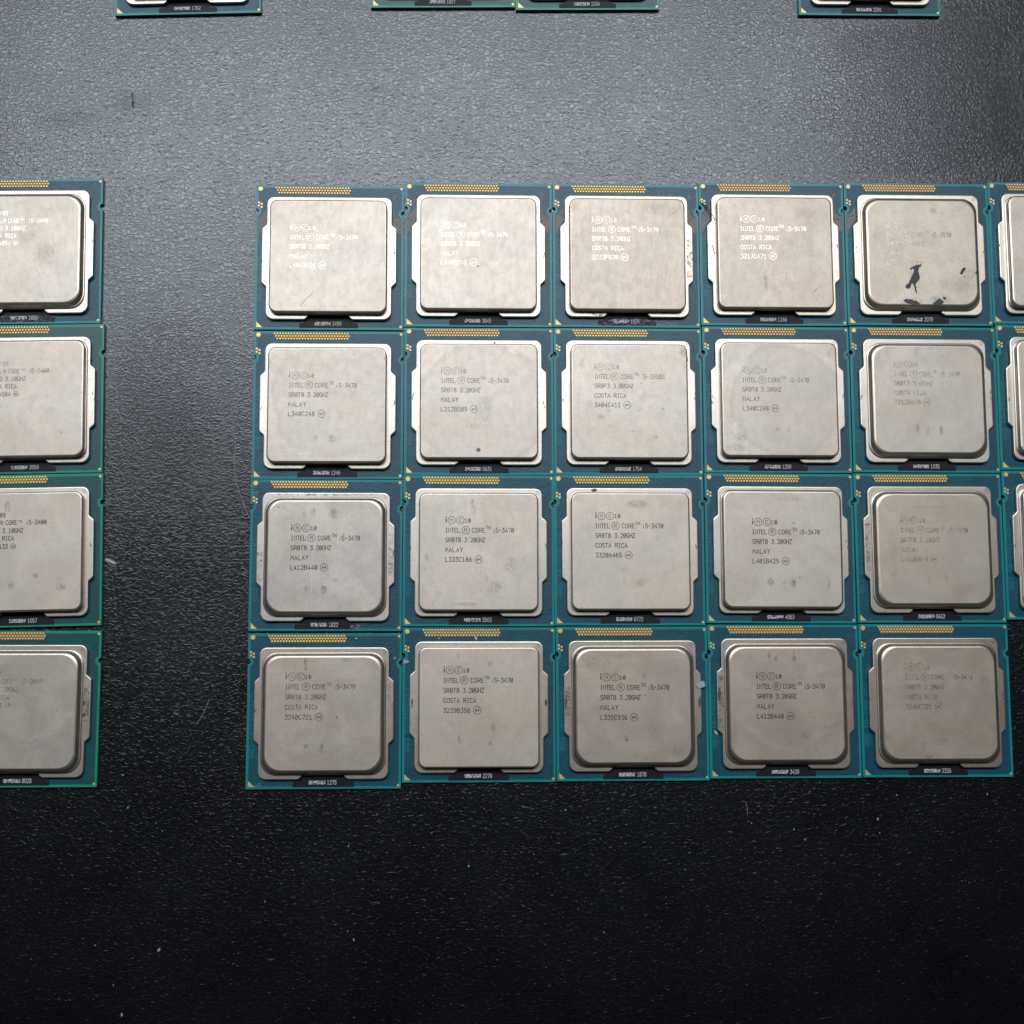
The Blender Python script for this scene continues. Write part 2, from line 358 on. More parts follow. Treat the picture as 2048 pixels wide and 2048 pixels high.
def mat_vinyl():
    m, nt, b = new_mat('black_grained_vinyl')
    v = coords_mm(nt)
    a = noise(nt, v, 1.05, 1.0, 0.5, sx=0.80, sy=1.2, dist=0.6)
    r1 = rng(nt, math_n(nt, 'ABSOLUTE', math_n(nt, 'SUBTRACT', a, 0.5)), 0.0, 0.17)
    c = noise(nt, v, 2.3, 1.0, 0.5, sx=0.85, sy=1.2, dist=0.4)
    h = math_n(nt, 'MULTIPLY_ADD', c, 0.9, r1)
    fine = noise(nt, v, 7.0, 1.0, 0.6)
    h = math_n(nt, 'MULTIPLY_ADD', fine, 0.08, h)
    big = noise(nt, v, 0.02, 3, 0.6)
    col = mixc(nt, rng(nt, big, 0.3, 0.7), (0.0035, 0.0033, 0.0038), (0.006, 0.0056, 0.0062))
    L(nt, col, b.inputs['Base Color'])
    rr = rng(nt, noise(nt, v, 0.035, 4, 0.6), 0.3, 0.7, 0.235, 0.27)
    # scuffed dull smears on the upper left of the mat
    for (x, y, rx, ry, st) in ((-85.2, 143, 10, 5, 0.05), (-100, 138, 12, 4, 0.04), (-125, 121, 5, 16, 0.04), (-68, 140, 10, 5, 0.02)):
        s = N(nt, 'ShaderNodeVectorMath', operation='SUBTRACT')
        L(nt, v, s.inputs[0]); s.inputs[1].default_value = (x, y, 0)
        q = N(nt, 'ShaderNodeVectorMath', operation='MULTIPLY')
        L(nt, s.outputs[0], q.inputs[0]); q.inputs[1].default_value = (1 / rx, 1 / ry, 0)
        ln = N(nt, 'ShaderNodeVectorMath', operation='LENGTH')
        L(nt, q.outputs[0], ln.inputs[0])
        rr = math_n(nt, 'ADD', rr, rng(nt, ln.outputs['Value'], 1.0, 0.1, 0, st))
    L(nt, rr, b.inputs['Roughness'])
    L(nt, rng(nt, h, 0.2, 1.6, 0.64, 1.0, False), b.inputs['Specular IOR Level'])  # specular lowered in the grain's crevices, for dirt and occlusion there
    L(nt, bump(nt, h, 0.0000175, 1.0), b.inputs['Normal'])
    return m
M['vinyl'] = mat_vinyl()

# ------------------------------------------------------------ mesh helpers (all lengths in mm, scaled to metres)
class MB:
    def __init__(self):
        self.v = []; self.f = []; self.mi = []
    def loop(self, pts, z):
        i = len(self.v)
        self.v += [(p[0], p[1], z if len(p) < 3 else p[2]) for p in pts]
        return list(range(i, i + len(pts)))
    def bridge(self, a, b, mi=0):
        n = len(a)
        for k in range(n):
            self.f.append((a[k], a[(k + 1) % n], b[(k + 1) % n], b[k])); self.mi.append(mi)
    def cap(self, a, mi=0, flip=False):
        self.f.append(tuple(reversed(a)) if flip else tuple(a)); self.mi.append(mi)
    def slab(self, pts, z0, z1, bev=0.0, mi_top=0, mi_side=None, bottom=True):
        ms = mi_top if mi_side is None else mi_side
        a = self.loop(pts, z0)
        if bottom: self.cap(a, ms, flip=True)
        if bev > 0:
            b = self.loop(pts, z1 - bev); self.bridge(a, b, ms)
            c = self.loop(inset(pts, bev * 0.25), z1 - bev * 0.2); self.bridge(b, c, mi_top)
            d = self.loop(inset(pts, bev), z1); self.bridge(c, d, mi_top)
            e = self.loop(inset(pts, bev * 1.15), z1); self.bridge(d, e, mi_top)
            self.cap(e, mi_top)
        else:
            b = self.loop(pts, z1); self.bridge(a, b, ms); self.cap(b, mi_top)
    def mesh(self, name, mats, smooth=True):
        me = bpy.data.meshes.new(name)
        me.from_pydata([(x * MM, y * MM, z * MM) for x, y, z in self.v], [], self.f)
        for m in mats: me.materials.append(m)
        me.polygons.foreach_set('material_index', self.mi)
        if smooth:
            me.shade_smooth()
            me.set_sharp_from_angle(angle=math.radians(38))
        me.update()
        return me

def inset(pts, d):
    n = len(pts); out = []
    for i in range(n):
        p0, p1, p2 = Vector(pts[i - 1][:2]), Vector(pts[i][:2]), Vector(pts[(i + 1) % n][:2])
        e1, e2 = (p1 - p0).normalized(), (p2 - p1).normalized()
        n1, n2 = Vector((-e1.y, e1.x)), Vector((-e2.y, e2.x))
        b = n1 + n2
        if b.length < 1e-6: b = n1
        b.normalize()
        k = max(0.45, b.dot(n1))
        q = p1 + b * (d / k)
        out.append((q.x, q.y))
    return out

def fillet(pts, radii, seg=6):
    """round the corners of a counter-clockwise polygon"""
    n = len(pts); out = []
    for i in range(n):
        p0, p1, p2 = Vector(pts[i - 1]), Vector(pts[i]), Vector(pts[(i + 1) % n])
        r = radii[i] if isinstance(radii, (list, tuple)) else radii
        if r <= 0:
            out.append((p1.x, p1.y)); continue
        a, b = (p0 - p1), (p2 - p1)
        la, lb = a.length, b.length
        a.normalize(); b.normalize()
        ang = a.angle(b)
        t = min(r / math.tan(ang / 2), la * 0.49, lb * 0.49)
        rr = t * math.tan(ang / 2)
        bis = (a + b).normalized()
        c = p1 + bis * (rr / math.sin(ang / 2))
        s, e = p1 + a * t - c, p1 + b * t - c
        a0, a1 = math.atan2(s.y, s.x), math.atan2(e.y, e.x)
        da = a1 - a0
        while da > math.pi: da -= 2 * math.pi
        while da < -math.pi: da += 2 * math.pi
        for k in range(seg + 1):
            th = a0 + da * k / seg
            out.append((c.x + rr * math.cos(th), c.y + rr * math.sin(th)))
    return out

def rrect(x0, y0, x1, y1, r, seg=8):
    return fillet([(x0, y0), (x1, y0), (x1, y1), (x0, y1)], r, seg)

def disc(cx, cy, r, n=16, ph=0.0):
    return [(cx + r * math.cos(ph + 2 * math.pi * k / n), cy + r * math.sin(ph + 2 * math.pi * k / n)) for k in range(n)]

def ribbon(mb, pts, w, z, closed=False):
    """a flat mitred stroke"""
    P = [Vector(p) for p in pts]
    n = len(P); lo, hi = [], []
    for i in range(n):
        if closed: a, b = P[i - 1], P[(i + 1) % n]
        else: a, b = P[max(0, i - 1)], P[min(n - 1, i + 1)]
        e1 = (P[i] - a) if (P[i] - a).length > 1e-9 else (b - P[i])
        e2 = (b - P[i]) if (b - P[i]).length > 1e-9 else (P[i] - a)
        e1 = e1.normalized(); e2 = e2.normalized()
        nn = Vector((-e1.y, e1.x)) + Vector((-e2.y, e2.x))
        if nn.length < 1e-6: nn = Vector((-e1.y, e1.x))
        nn.normalize()
        k = max(0.5, nn.dot(Vector((-e1.y, e1.x))))
        off = nn * (w / 2 / k)
        q = P[i].copy()
        if not closed:
            if i == 0: q = q - e2 * w * 0.4
            if i == n - 1: q = q + e1 * w * 0.4
        hi.append((q.x + off.x, q.y + off.y)); lo.append((q.x - off.x, q.y - off.y))
    a = mb.loop(lo, z); b = mb.loop(hi, z)
    m = n if closed else n - 1
    for k in range(m):
        mb.f.append((a[k], a[(k + 1) % n], b[(k + 1) % n], b[k])); mb.mi.append(0)

def add_obj(name, me, parent=None, kind=None, label=None):
    o = bpy.data.objects.new(name, me)
    COL.objects.link(o)
    if parent is not None: o.parent = parent
    if kind: o['kind'] = kind
    if label: o['label'] = label
    return o

# ------------------------------------------------------------ stroke lettering (unit cell 1 wide, 1 high)
def arc_(cx, cy, rx, ry, a0, a1, n=7):
    return [(cx + rx * math.cos(math.radians(a0 + (a1 - a0) * k / n)), cy + ry * math.sin(math.radians(a0 + (a1 - a0) * k / n))) for k in range(n + 1)]
OV = [(0.3, 0), (0.7, 0), (1, 0.25), (1, 0.75), (0.7, 1), (0.3, 1), (0, 0.75), (0, 0.25), (0.3, 0)]
GL = {
 'I': [[(0.2, 0), (0.7, 0)], [(0.45, 0), (0.45, 1)], [(0.2, 1), (0.7, 1)]],
 'i': [[(0.55, 0), (0.55, 0.5)], [(0.55, 0.8), (0.55, 0.86)]],
 'N': [[(0, 0), (0, 1), (1, 0), (1, 1)]],
 'T': [[(0, 1), (1, 1)], [(0.5, 0.95), (0.5, 0)]],
 'E': [[(1, 1), (0, 1), (0, 0), (1, 0)], [(0.05, 0.52), (0.8, 0.52)]],
 'L': [[(0, 1), (0, 0), (1, 0)]],
 'C': [[(1, 0.8), (0.7, 1), (0.3, 1), (0, 0.75), (0, 0.25), (0.3, 0), (0.7, 0), (1, 0.2)]],
 'O': [OV], '0': [OV, [(0.25, 0.3), (0.75, 0.7)]],
 'R': [[(0, 0), (0, 1), (0.75, 1), (1, 0.85), (1, 0.62), (0.75, 0.48), (0.05, 0.48)], [(0.5, 0.46), (1, 0)]],
 '5': [[(0.95, 1), (0.1, 1), (0.05, 0.55), (0.7, 0.6), (1, 0.4), (1, 0.2), (0.7, 0), (0.25, 0), (0, 0.15)]],
 '-': [[(0.1, 0.5), (0.9, 0.5)]],
 "'": [[(0.5, 0.8), (0.5, 1)]],
 '.': [[(0.45, 0.0), (0.55, 0.0)]],
 '3': [[(0.05, 1), (0.95, 1), (0.45, 0.6), (0.75, 0.6), (1, 0.4), (1, 0.2), (0.7, 0), (0.25, 0), (0, 0.15)]],
 '4': [[(0.75, 0), (0.75, 1), (0, 0.3), (1, 0.3)]],
 '7': [[(0, 1), (1, 1), (0.4, 0)]],
 '8': [[(0.5, 0.54), (0.9, 0.7), (0.9, 0.88), (0.65, 1), (0.35, 1), (0.1, 0.88), (0.1, 0.7), (0.5, 0.54), (1, 0.36), (1, 0.14), (0.7, 0), (0.3, 0), (0, 0.14), (0, 0.36), (0.5, 0.54)]],
 '2': [[(0, 0.8), (0.25, 1), (0.75, 1), (1, 0.8), (1, 0.62), (0, 0), (1, 0)]],
 '1': [[(0.15, 0.8), (0.5, 1), (0.5, 0)], [(0.15, 0), (0.85, 0)]],
 '6': [[(0.9, 1), (0.4, 0.95), (0, 0.5), (0, 0.2), (0.3, 0), (0.7, 0), (1, 0.2), (1, 0.4), (0.7, 0.58), (0.3, 0.58), (0, 0.4)]],
 '9': [[(0.1, 0), (0.6, 0.05), (1, 0.5), (1, 0.8), (0.7, 1), (0.3, 1), (0, 0.8), (0, 0.6), (0.3, 0.42), (0.7, 0.42), (1, 0.6)]],
 'S': [[(0.95, 0.85), (0.7, 1), (0.3, 1), (0.02, 0.85), (0.02, 0.65), (0.3, 0.53), (0.7, 0.47), (1, 0.33), (1, 0.15), (0.7, 0), (0.3, 0), (0, 0.15)]],
 'G': [[(1, 0.8), (0.7, 1), (0.3, 1), (0, 0.75), (0, 0.25), (0.3, 0), (0.7, 0), (1, 0.2), (1, 0.45), (0.55, 0.45)]],
 'H': [[(0, 0), (0, 1)], [(1, 0), (1, 1)], [(0.05, 0.5), (0.95, 0.5)]],
 'Z': [[(0, 1), (1, 1), (0, 0), (1, 0)]],
 'M': [[(0, 0), (0, 1), (0.5, 0.45), (1, 1), (1, 0)]],
 'A': [[(0, 0), (0.5, 1), (1, 0)], [(0.2, 0.34), (0.8, 0.34)]],
 'Y': [[(0, 1), (0.5, 0.5), (1, 1)], [(0.5, 0.46), (0.5, 0)]],
 'P': [[(0, 0), (0, 1), (0.75, 1), (1, 0.85), (1, 0.6), (0.75, 0.45), (0.05, 0.45)]],
 'Q': [OV, [(0.6, 0.3), (1, 0)]],
 'B': [[(0, 0), (0, 1), (0.7, 1), (0.95, 0.85), (0.95, 0.68), (0.7, 0.54), (0.05, 0.54)], [(0.7, 0.52), (1, 0.38), (1, 0.15), (0.7, 0), (0.05, 0)]],
 'F': [[(1, 1), (0, 1), (0, 0)], [(0.05, 0.52), (0.8, 0.52)]],
 'e': [[(0.08, 0.35), (0.92, 0.35), (0.85, 0.6), (0.5, 0.7), (0.1, 0.55), (0.05, 0.2), (0.35, 0), (0.85, 0.05)]],
 'V': [[(0, 1), (0.5, 0), (1, 1)]],
 'D': [[(0, 0), (0, 1), (0.6, 1), (1, 0.7), (1, 0.3), (0.6, 0), (0.04, 0)]],
}
def letters(mb, txt, x, y, pitch, cw, ch, w, z, skip=0.0):
    k = 0
    for c in txt:
        if c in GL:
            for st in GL[c]:
                ribbon(mb, [(x + p[0] * cw, y + p[1] * ch) for p in st], w, z + 0.002 * (k % 5))
                k += 1
        x += pitch
    return x

def circled(mb, c, cx, cy, r, w, z):
    ribbon(mb, disc(cx, cy, r, 18), w, z, closed=True)
    if c == 'e4':
        letters(mb, 'e', cx - r * 0.55, cy - r * 0.38, 0, r * 0.48, r * 0.9, w, z + 0.002)
        letters(mb, '4', cx + r * 0.08, cy - r * 0.38, 0, r * 0.48, r * 0.9, w, z + 0.003)
    else:
        letters(mb, c, cx - r * 0.32, cy - r * 0.46, 0, r * 0.64, r * 0.92, w, z + 0.002)

def marking_mesh(x, y, l2, l3, l4, l5, zt, gen):
    """five engraved lines; x, y = left end and base of the second line"""
    mb = MB(); z = zt + 0.012; w = 0.14
    if gen == 'ivy':
        p, cw, ch = 0.745, 0.54, 1.06
        yb = y + 2.46
        ribbon(mb, [(x + 0.12, yb + 0.05), (x + 0.12, yb + 0.78)], 0.24, z)
        ribbon(mb, [(x + 0.12, yb + 1.22), (x + 0.12, yb + 1.36)], 0.24, z + 0.003)
        circled(mb, 'M', x + 1.48, yb + 0.52, 0.93, 0.11, z)
        circled(mb, 'C', x + 3.60, yb + 0.52, 0.93, 0.11, z)
        letters(mb, '10', x + 4.72, yb, 0.86, 0.5, 0.92, w, z)
        letters(mb, 'INTEL', x, y, p, cw, ch, w, z)
        circled(mb, 'R', x + 4.93, y + 0.58, 0.93, 0.11, z)
        letters(mb, 'CORE', x + 6.50, y, 0.86, 0.58, ch, w, z)
        letters(mb, 'TM', x + 9.95, y + 0.72, 0.58, 0.42, 0.82, 0.12, z)
        letters(mb, l2, x + 11.55, y, 0.76, cw, ch, w, z)
        letters(mb, l3[0], x, y - 2.38, 0.79, 0.56, ch, w, z)
        letters(mb, l3[1], x + 4.68, y - 2.38, 0.74, cw, ch, w, z)
        ln4 = l4
        letters(mb, ln4, x, y - 4.80, 0.90 if l4 == 'MALAY' else 0.80, 0.60, ch, w, z)
        letters(mb, l5, x, y - 7.18, 0.83, 0.56, ch, w, z)
        circled(mb, 'e4', x + 8.08, y - 6.62, 0.93, 0.11, z)
    else:
        p, cw, ch = 0.72, 0.50, 1.02
        lx = x - 7 * p
        letters(mb, 'i', lx, y + 1.86, p, cw, ch, w, z)
        circled(mb, 'M', lx + 1.3, y + 2.36, 0.5, 0.09, z)
        circled(mb, 'C', lx + 2.5, y + 2.36, 0.5, 0.09, z)
        letters(mb, "'09", lx + 2.9, y + 1.86, p, cw, ch, w, z)
        letters(mb, 'INTEL', lx, y, p, cw, ch, w, z)
        circled(mb, 'R', lx + 5.45 * p + 0.1, y + 0.5, 0.42, 0.09, z)
        letters(mb, 'CORE', x, y, p, cw, ch, w, z)
        letters(mb, 'TM', x + 2.95, y + 0.45, 0.5, 0.36, 0.56, 0.1, z)
        letters(mb, l2, x + 4.85, y, p, cw, ch, w, z)
        letters(mb, l3[0] + ' ' + l3[1], lx, y - 1.93, p, cw, ch, w, z)
        letters(mb, l4, lx, y - 3.83, p, cw, ch, w, z)
        letters(mb, l5, lx, y - 5.75, p, cw, ch, w, z)
        circled(mb, 'e4', lx + 6.9, y - 5.25, 0.62, 0.1, z)
    return mb

# ------------------------------------------------------------ shared chip meshes
T = 1.15                     # board thickness
HX, HY = 18.63, 18.64
NL, NR = 11.86, 11.40        # edge notches
ZF0, ZF1, ZT = T + 0.25, 2.45, 4.35

def notched(hx, hy, r, seg=8):
    pts = [(-hx, -hy), (hx, -hy)]
    pts.append((hx, NR - r))
    pts += [(hx - r * math.cos(a), NR + r * math.sin(a)) for a in [(-math.pi / 2 + math.pi * k / seg) for k in range(1, seg)]]
    pts.append((hx, NR + r))
    pts += [(hx, hy), (-hx, hy), (-hx, NL + r)]
    pts += [(-hx + r * math.cos(a), NL - r * math.sin(a)) for a in [(-math.pi / 2 + math.pi * k / seg) for k in range(1, seg)]]
    pts.append((-hx, NL - r))
    return pts

def substrate_mesh(strip):
    mb = MB()
    mb.slab(notched(HX, HY, 0.70), 0.02, T, bev=0.05, mi_top=0, mi_side=0)
    return mb.mesh('substrate', [strip])

def field_mesh(mat):
    a, b, tp, bt = -HX + 0.62, HX - 0.55, HY - 0.62, -HY + 0.62
    r = 1.35
    seg = 8
    def side(xe, xc, yc, sgn):
        # the copper field steps back around the edge notch
        h = math.sqrt(r * r - (xe - xc) ** 2)
        a0 = math.atan2(h, abs(xe - xc))
        return [(xc - sgn * r * math.cos(t), yc + sgn * r * math.sin(t)) for t in [(-a0 + 2 * a0 * k / seg) for k in range(seg + 1)]]
    pts = [(a, bt), (b, bt)] + side(b, HX, NR, 1) + [(b, tp), (a, tp)] + side(a, -HX, NL, -1)
    mb = MB()
    mb.slab(pts, T - 0.03, T + 0.035, bev=0.02, bottom=False)
    return mb.mesh('solder_mask_field', [mat])

def pads_mesh():
    mb = MB()
    def dot(x, y, r):
        a = mb.loop(disc(x, y, r, 10), T + 0.04)
        b = mb.loop(disc(x, y, r * 0.96, 10), T + 0.075); mb.bridge(a, b)
        c = mb.loop(disc(x, y, r * 0.7, 10), T + 0.09); mb.bridge(b, c); mb.cap(c)
    for k in range(27): dot(-13.55 + k * 0.6985, 18.02 , 0.262)
    for k in range(27): dot(-13.20 + k * 0.6985, 17.38, 0.262)
    for k in range(26): dot(-12.85 + k * 0.6985, 16.74, 0.262)
    return mb.mesh('contact_pads', [M['gold']], smooth=False)

def pad_bloom_mesh():
    mb = MB()
    mb.slab([(-13.1, 16.5), (4.9, 16.5), (5.3, 17.38), (4.9, 18.25), (-13.95, 18.25)], T + 0.02, T + 0.05, bottom=False)
    return mb.mesh('pad_bloom', [M['copper']])

def dots_mesh():
    mb = MB()
    for x, y in ((-17.86, 14.12), (-17.20, 13.76), (-17.86, 13.32), (-17.20, 12.96)):
        mb.slab(disc(x, y, 0.29, 10), T + 0.03, T + 0.08, 0.02, bottom=False)
    return mb.mesh('test_pads', [M['gold']])

def one_dot(name, r):
    mb = MB(); mb.slab(disc(0, 0, r, 18), 0.02, 0.08, 0.02, bottom=False)
    return mb.mesh(name, [M['gold']])

def tri_mesh():
    mb = MB(); mb.slab([(0, 0), (1.5, 0), (0, 1.45)], 0.02, 0.08, 0.02, bottom=False)
    return mb.mesh('pin_one_triangle', [M['gold']])

def patch_mesh():
    mb = MB()
    pts = [(-7.35, -18.2), (7.35, -18.2), (7.35, -17.02), (6.3, -16.9), (5.6, -16.3), (5.1, -15.3), (5.1, -14.2), (-5.1, -14.2), (-5.1, -15.3), (-5.6, -16.3), (-6.3, -16.9), (-7.35, -17.02)]
    mb.slab(pts, T, T + 0.06, bottom=False)
    return mb.mesh('black_tab', [M['black']])

def code_mesh():
    mb = MB(); mb.slab([(-3.5, -17.55), (0.5, -17.55), (0.5, -16.66), (-3.5, -16.66)], T + 0.06, T + 0.075, bottom=False)
    return mb.mesh('code_patch', [M['code_patch']], smooth=False)

FL = [(-15.62, -16.34), (-6.0, -16.34), (-5.15, -15.75), (-5.15, -14.6), (5.15, -14.6), (5.15, -15.75), (6.0, -16.34), (15.65, -16.34),
      (15.65, -8.0), (16.83, -6.9), (16.83, 7.05), (15.65, 8.1), (15.65, 15.22), (-15.62, 15.22), (-15.62, 8.1), (-16.8, 7.05), (-16.8, -6.9), (-15.62, -8.0)]
FR = [2.0, 0.55, 0.5, 0.1, 0.1, 0.5, 0.55, 2.0, 0.6, 0.9, 0.9, 0.6, 1.75, 1.75, 0.6, 0.9, 0.9, 0.6]

def spreader_mesh(kind, mat, rim):
    mb = MB()
    pts = fillet(FL, FR, 6)
    mb.slab(pts, ZF0, ZF1, bev=0.22, mi_top=1, mi_side=1)
    yo = -0.56
    if kind == 'crisp':
        def R(d): return rrect(-14.62 + d, -15.02 + d, 14.6 - d, 13.9 - d, max(0.3, 1.95 - d), 8)
        ls = [(0.0, ZF0 + 0.1), (0.0, ZT - 0.32), (0.05, ZT - 0.14), (0.14, ZT - 0.055), (0.40, ZT)]
    elif kind == 'mid':
        def R(d): return rrect(-14.75 + d, -15.1 + d, 14.75 - d, 14.0 - d, max(0.3, 2.3 - d), 8)
        ls = [(-0.35, ZF0 + 0.1), (-0.35, ZF1 + 0.18), (-0.22, ZF1 + 0.28), (0.0, ZF1 + 0.33), (0.0, ZT - 0.35), (0.06, ZT - 0.16), (0.18, ZT - 0.07), (0.5, ZT)]
    else:
        def R(d): return rrect(-14.95 + d, -15.25 + d, 14.95 - d, 14.12 - d, 3.7, 10)
        ls = [(0.0, ZF0 + 0.1), (0.0, ZF1 + 0.30), (0.12, ZF1 + 0.40), (0.30, ZF1 + 0.42), (0.36, ZF1 + 0.62), (0.55, ZT - 0.55), (0.66, ZT - 0.26), (0.80, ZT - 0.12), (1.30, ZT)]
    prev = None
    for k, (d, z) in enumerate(ls):
        l = mb.loop(R(d), z)
        if prev: mb.bridge(prev, l, 0 if kind == 'crisp' and k < 4 else 1)
        prev = l
    l = mb.loop(R(ls[-1][0] + 0.06), ZT); mb.bridge(prev, l, 0); mb.cap(l)
    return mb.mesh('heat_spreader', [mat, rim])

SUB = {'blue': substrate_mesh(M['strip_teal']), 'green': substrate_mesh(M['strip_green'])}
FIELD = {'blue': field_mesh(M['field_blue']), 'green': field_mesh(M['field_green'])}
PADS, PAD_BLOOM, DOTS = pads_mesh(), pad_bloom_mesh(), dots_mesh()
BIG, SMALL, TRI, PATCH, CODE = one_dot('gold_fiducial', 0.56), one_dot('gold_fiducial', 0.31), tri_mesh(), patch_mesh(), code_mesh()
ringmb = MB(); ribbon(ringmb, disc(0, 0, 0.36, 14), 0.12, 0.012, closed=True)
RING = ringmb.mesh('ring_stamp', [M['ring']], smooth=False)

def serial_mesh(txt):
    mb = MB(); letters(mb, txt.replace('0', 'O'), 0.98, -17.56, 0.58, 0.40, 0.95, 0.12, T + 0.08)
    return mb.mesh('serial_digits', [M['white']], smooth=False)

def board_text_mesh():
    mb = MB()
    x0, y0 = -17.85, -1.5
    cw, ch, pitch = 0.75, 1.05, 1.10
    k = 0
    for c in 'C4V3553-01 E00':
        for st in GL.get(c, []):
            ribbon(mb, [(x0 + p[1] * ch, 5.4 + y0 - k * pitch - p[0] * cw) for p in st], 0.17, T + 0.045)
        k += 1
    return mb.mesh('board_code', [M['code_text']], smooth=False)
BTEXT = board_text_mesh()

# ------------------------------------------------------------ wear details per chip
def nick_mesh(seed, sx):
    rnd = random.Random(seed + str(sx)); mb = MB()
    if True:
        y = rnd.uniform(-1.2, 0.9); x = sx * 16.45
        for k in range(rnd.choice((1, 2, 2, 3))):
            yy = y + rnd.uniform(-1.0, 1.0); xx = x + rnd.uniform(-0.3, 0.15)
            L_ = rnd.uniform(0.25, 0.9); a = rnd.uniform(1.1, 2.0)
            ribbon(mb, [(xx, yy), (xx + math.cos(a) * L_ * 0.5 + rnd.uniform(-.08, .08), yy + math.sin(a) * L_ * 0.5), (xx + math.cos(a) * L_, yy + math.sin(a) * L_)], rnd.uniform(0.08, 0.2), ZF1 + 0.01 + 0.003 * k)
    return mb.mesh('edge_nick', [M['scuff']], smooth=False)

def strokes_part(name, strokes, w, z, mat, parent):
    mb = MB()
    for i, s in enumerate(strokes): ribbon(mb, s, w, z + 0.003 * i)
    return add_obj(name, mb.mesh(name, [mat], smooth=False), parent)

SCR = {'r1c1': [[(-3.56, -9.88), (-4.8, -11.2), (-5.84, -12.29), (-6.67, -13.49)]],
       'r1c3': [[(10.09, 9.47), (11.62, 10.04), (12.93, 10.95), (13.6, 11.85)]],
       'r1c4': [[(10.44, -9.79), (9.43, -10.9)]]}
SCL = {'r3c1': [[(5.71, -6.31), (5.41, -7.45), (4.91, -8.49)], [(-1.58, 12.14), (-1.82, 7.11), (-2.76, 0.64), (-3.09, -4.56), (-3.12, -9.32)]],
       'r4c4': [[(6.55, -7.33), (6.95, -7.88)]], 'l4': [[(5.2, -5.6), (4.7, -6.0), (5.4, -6.8), (6.4, -7.1)]], 'l4b': []}

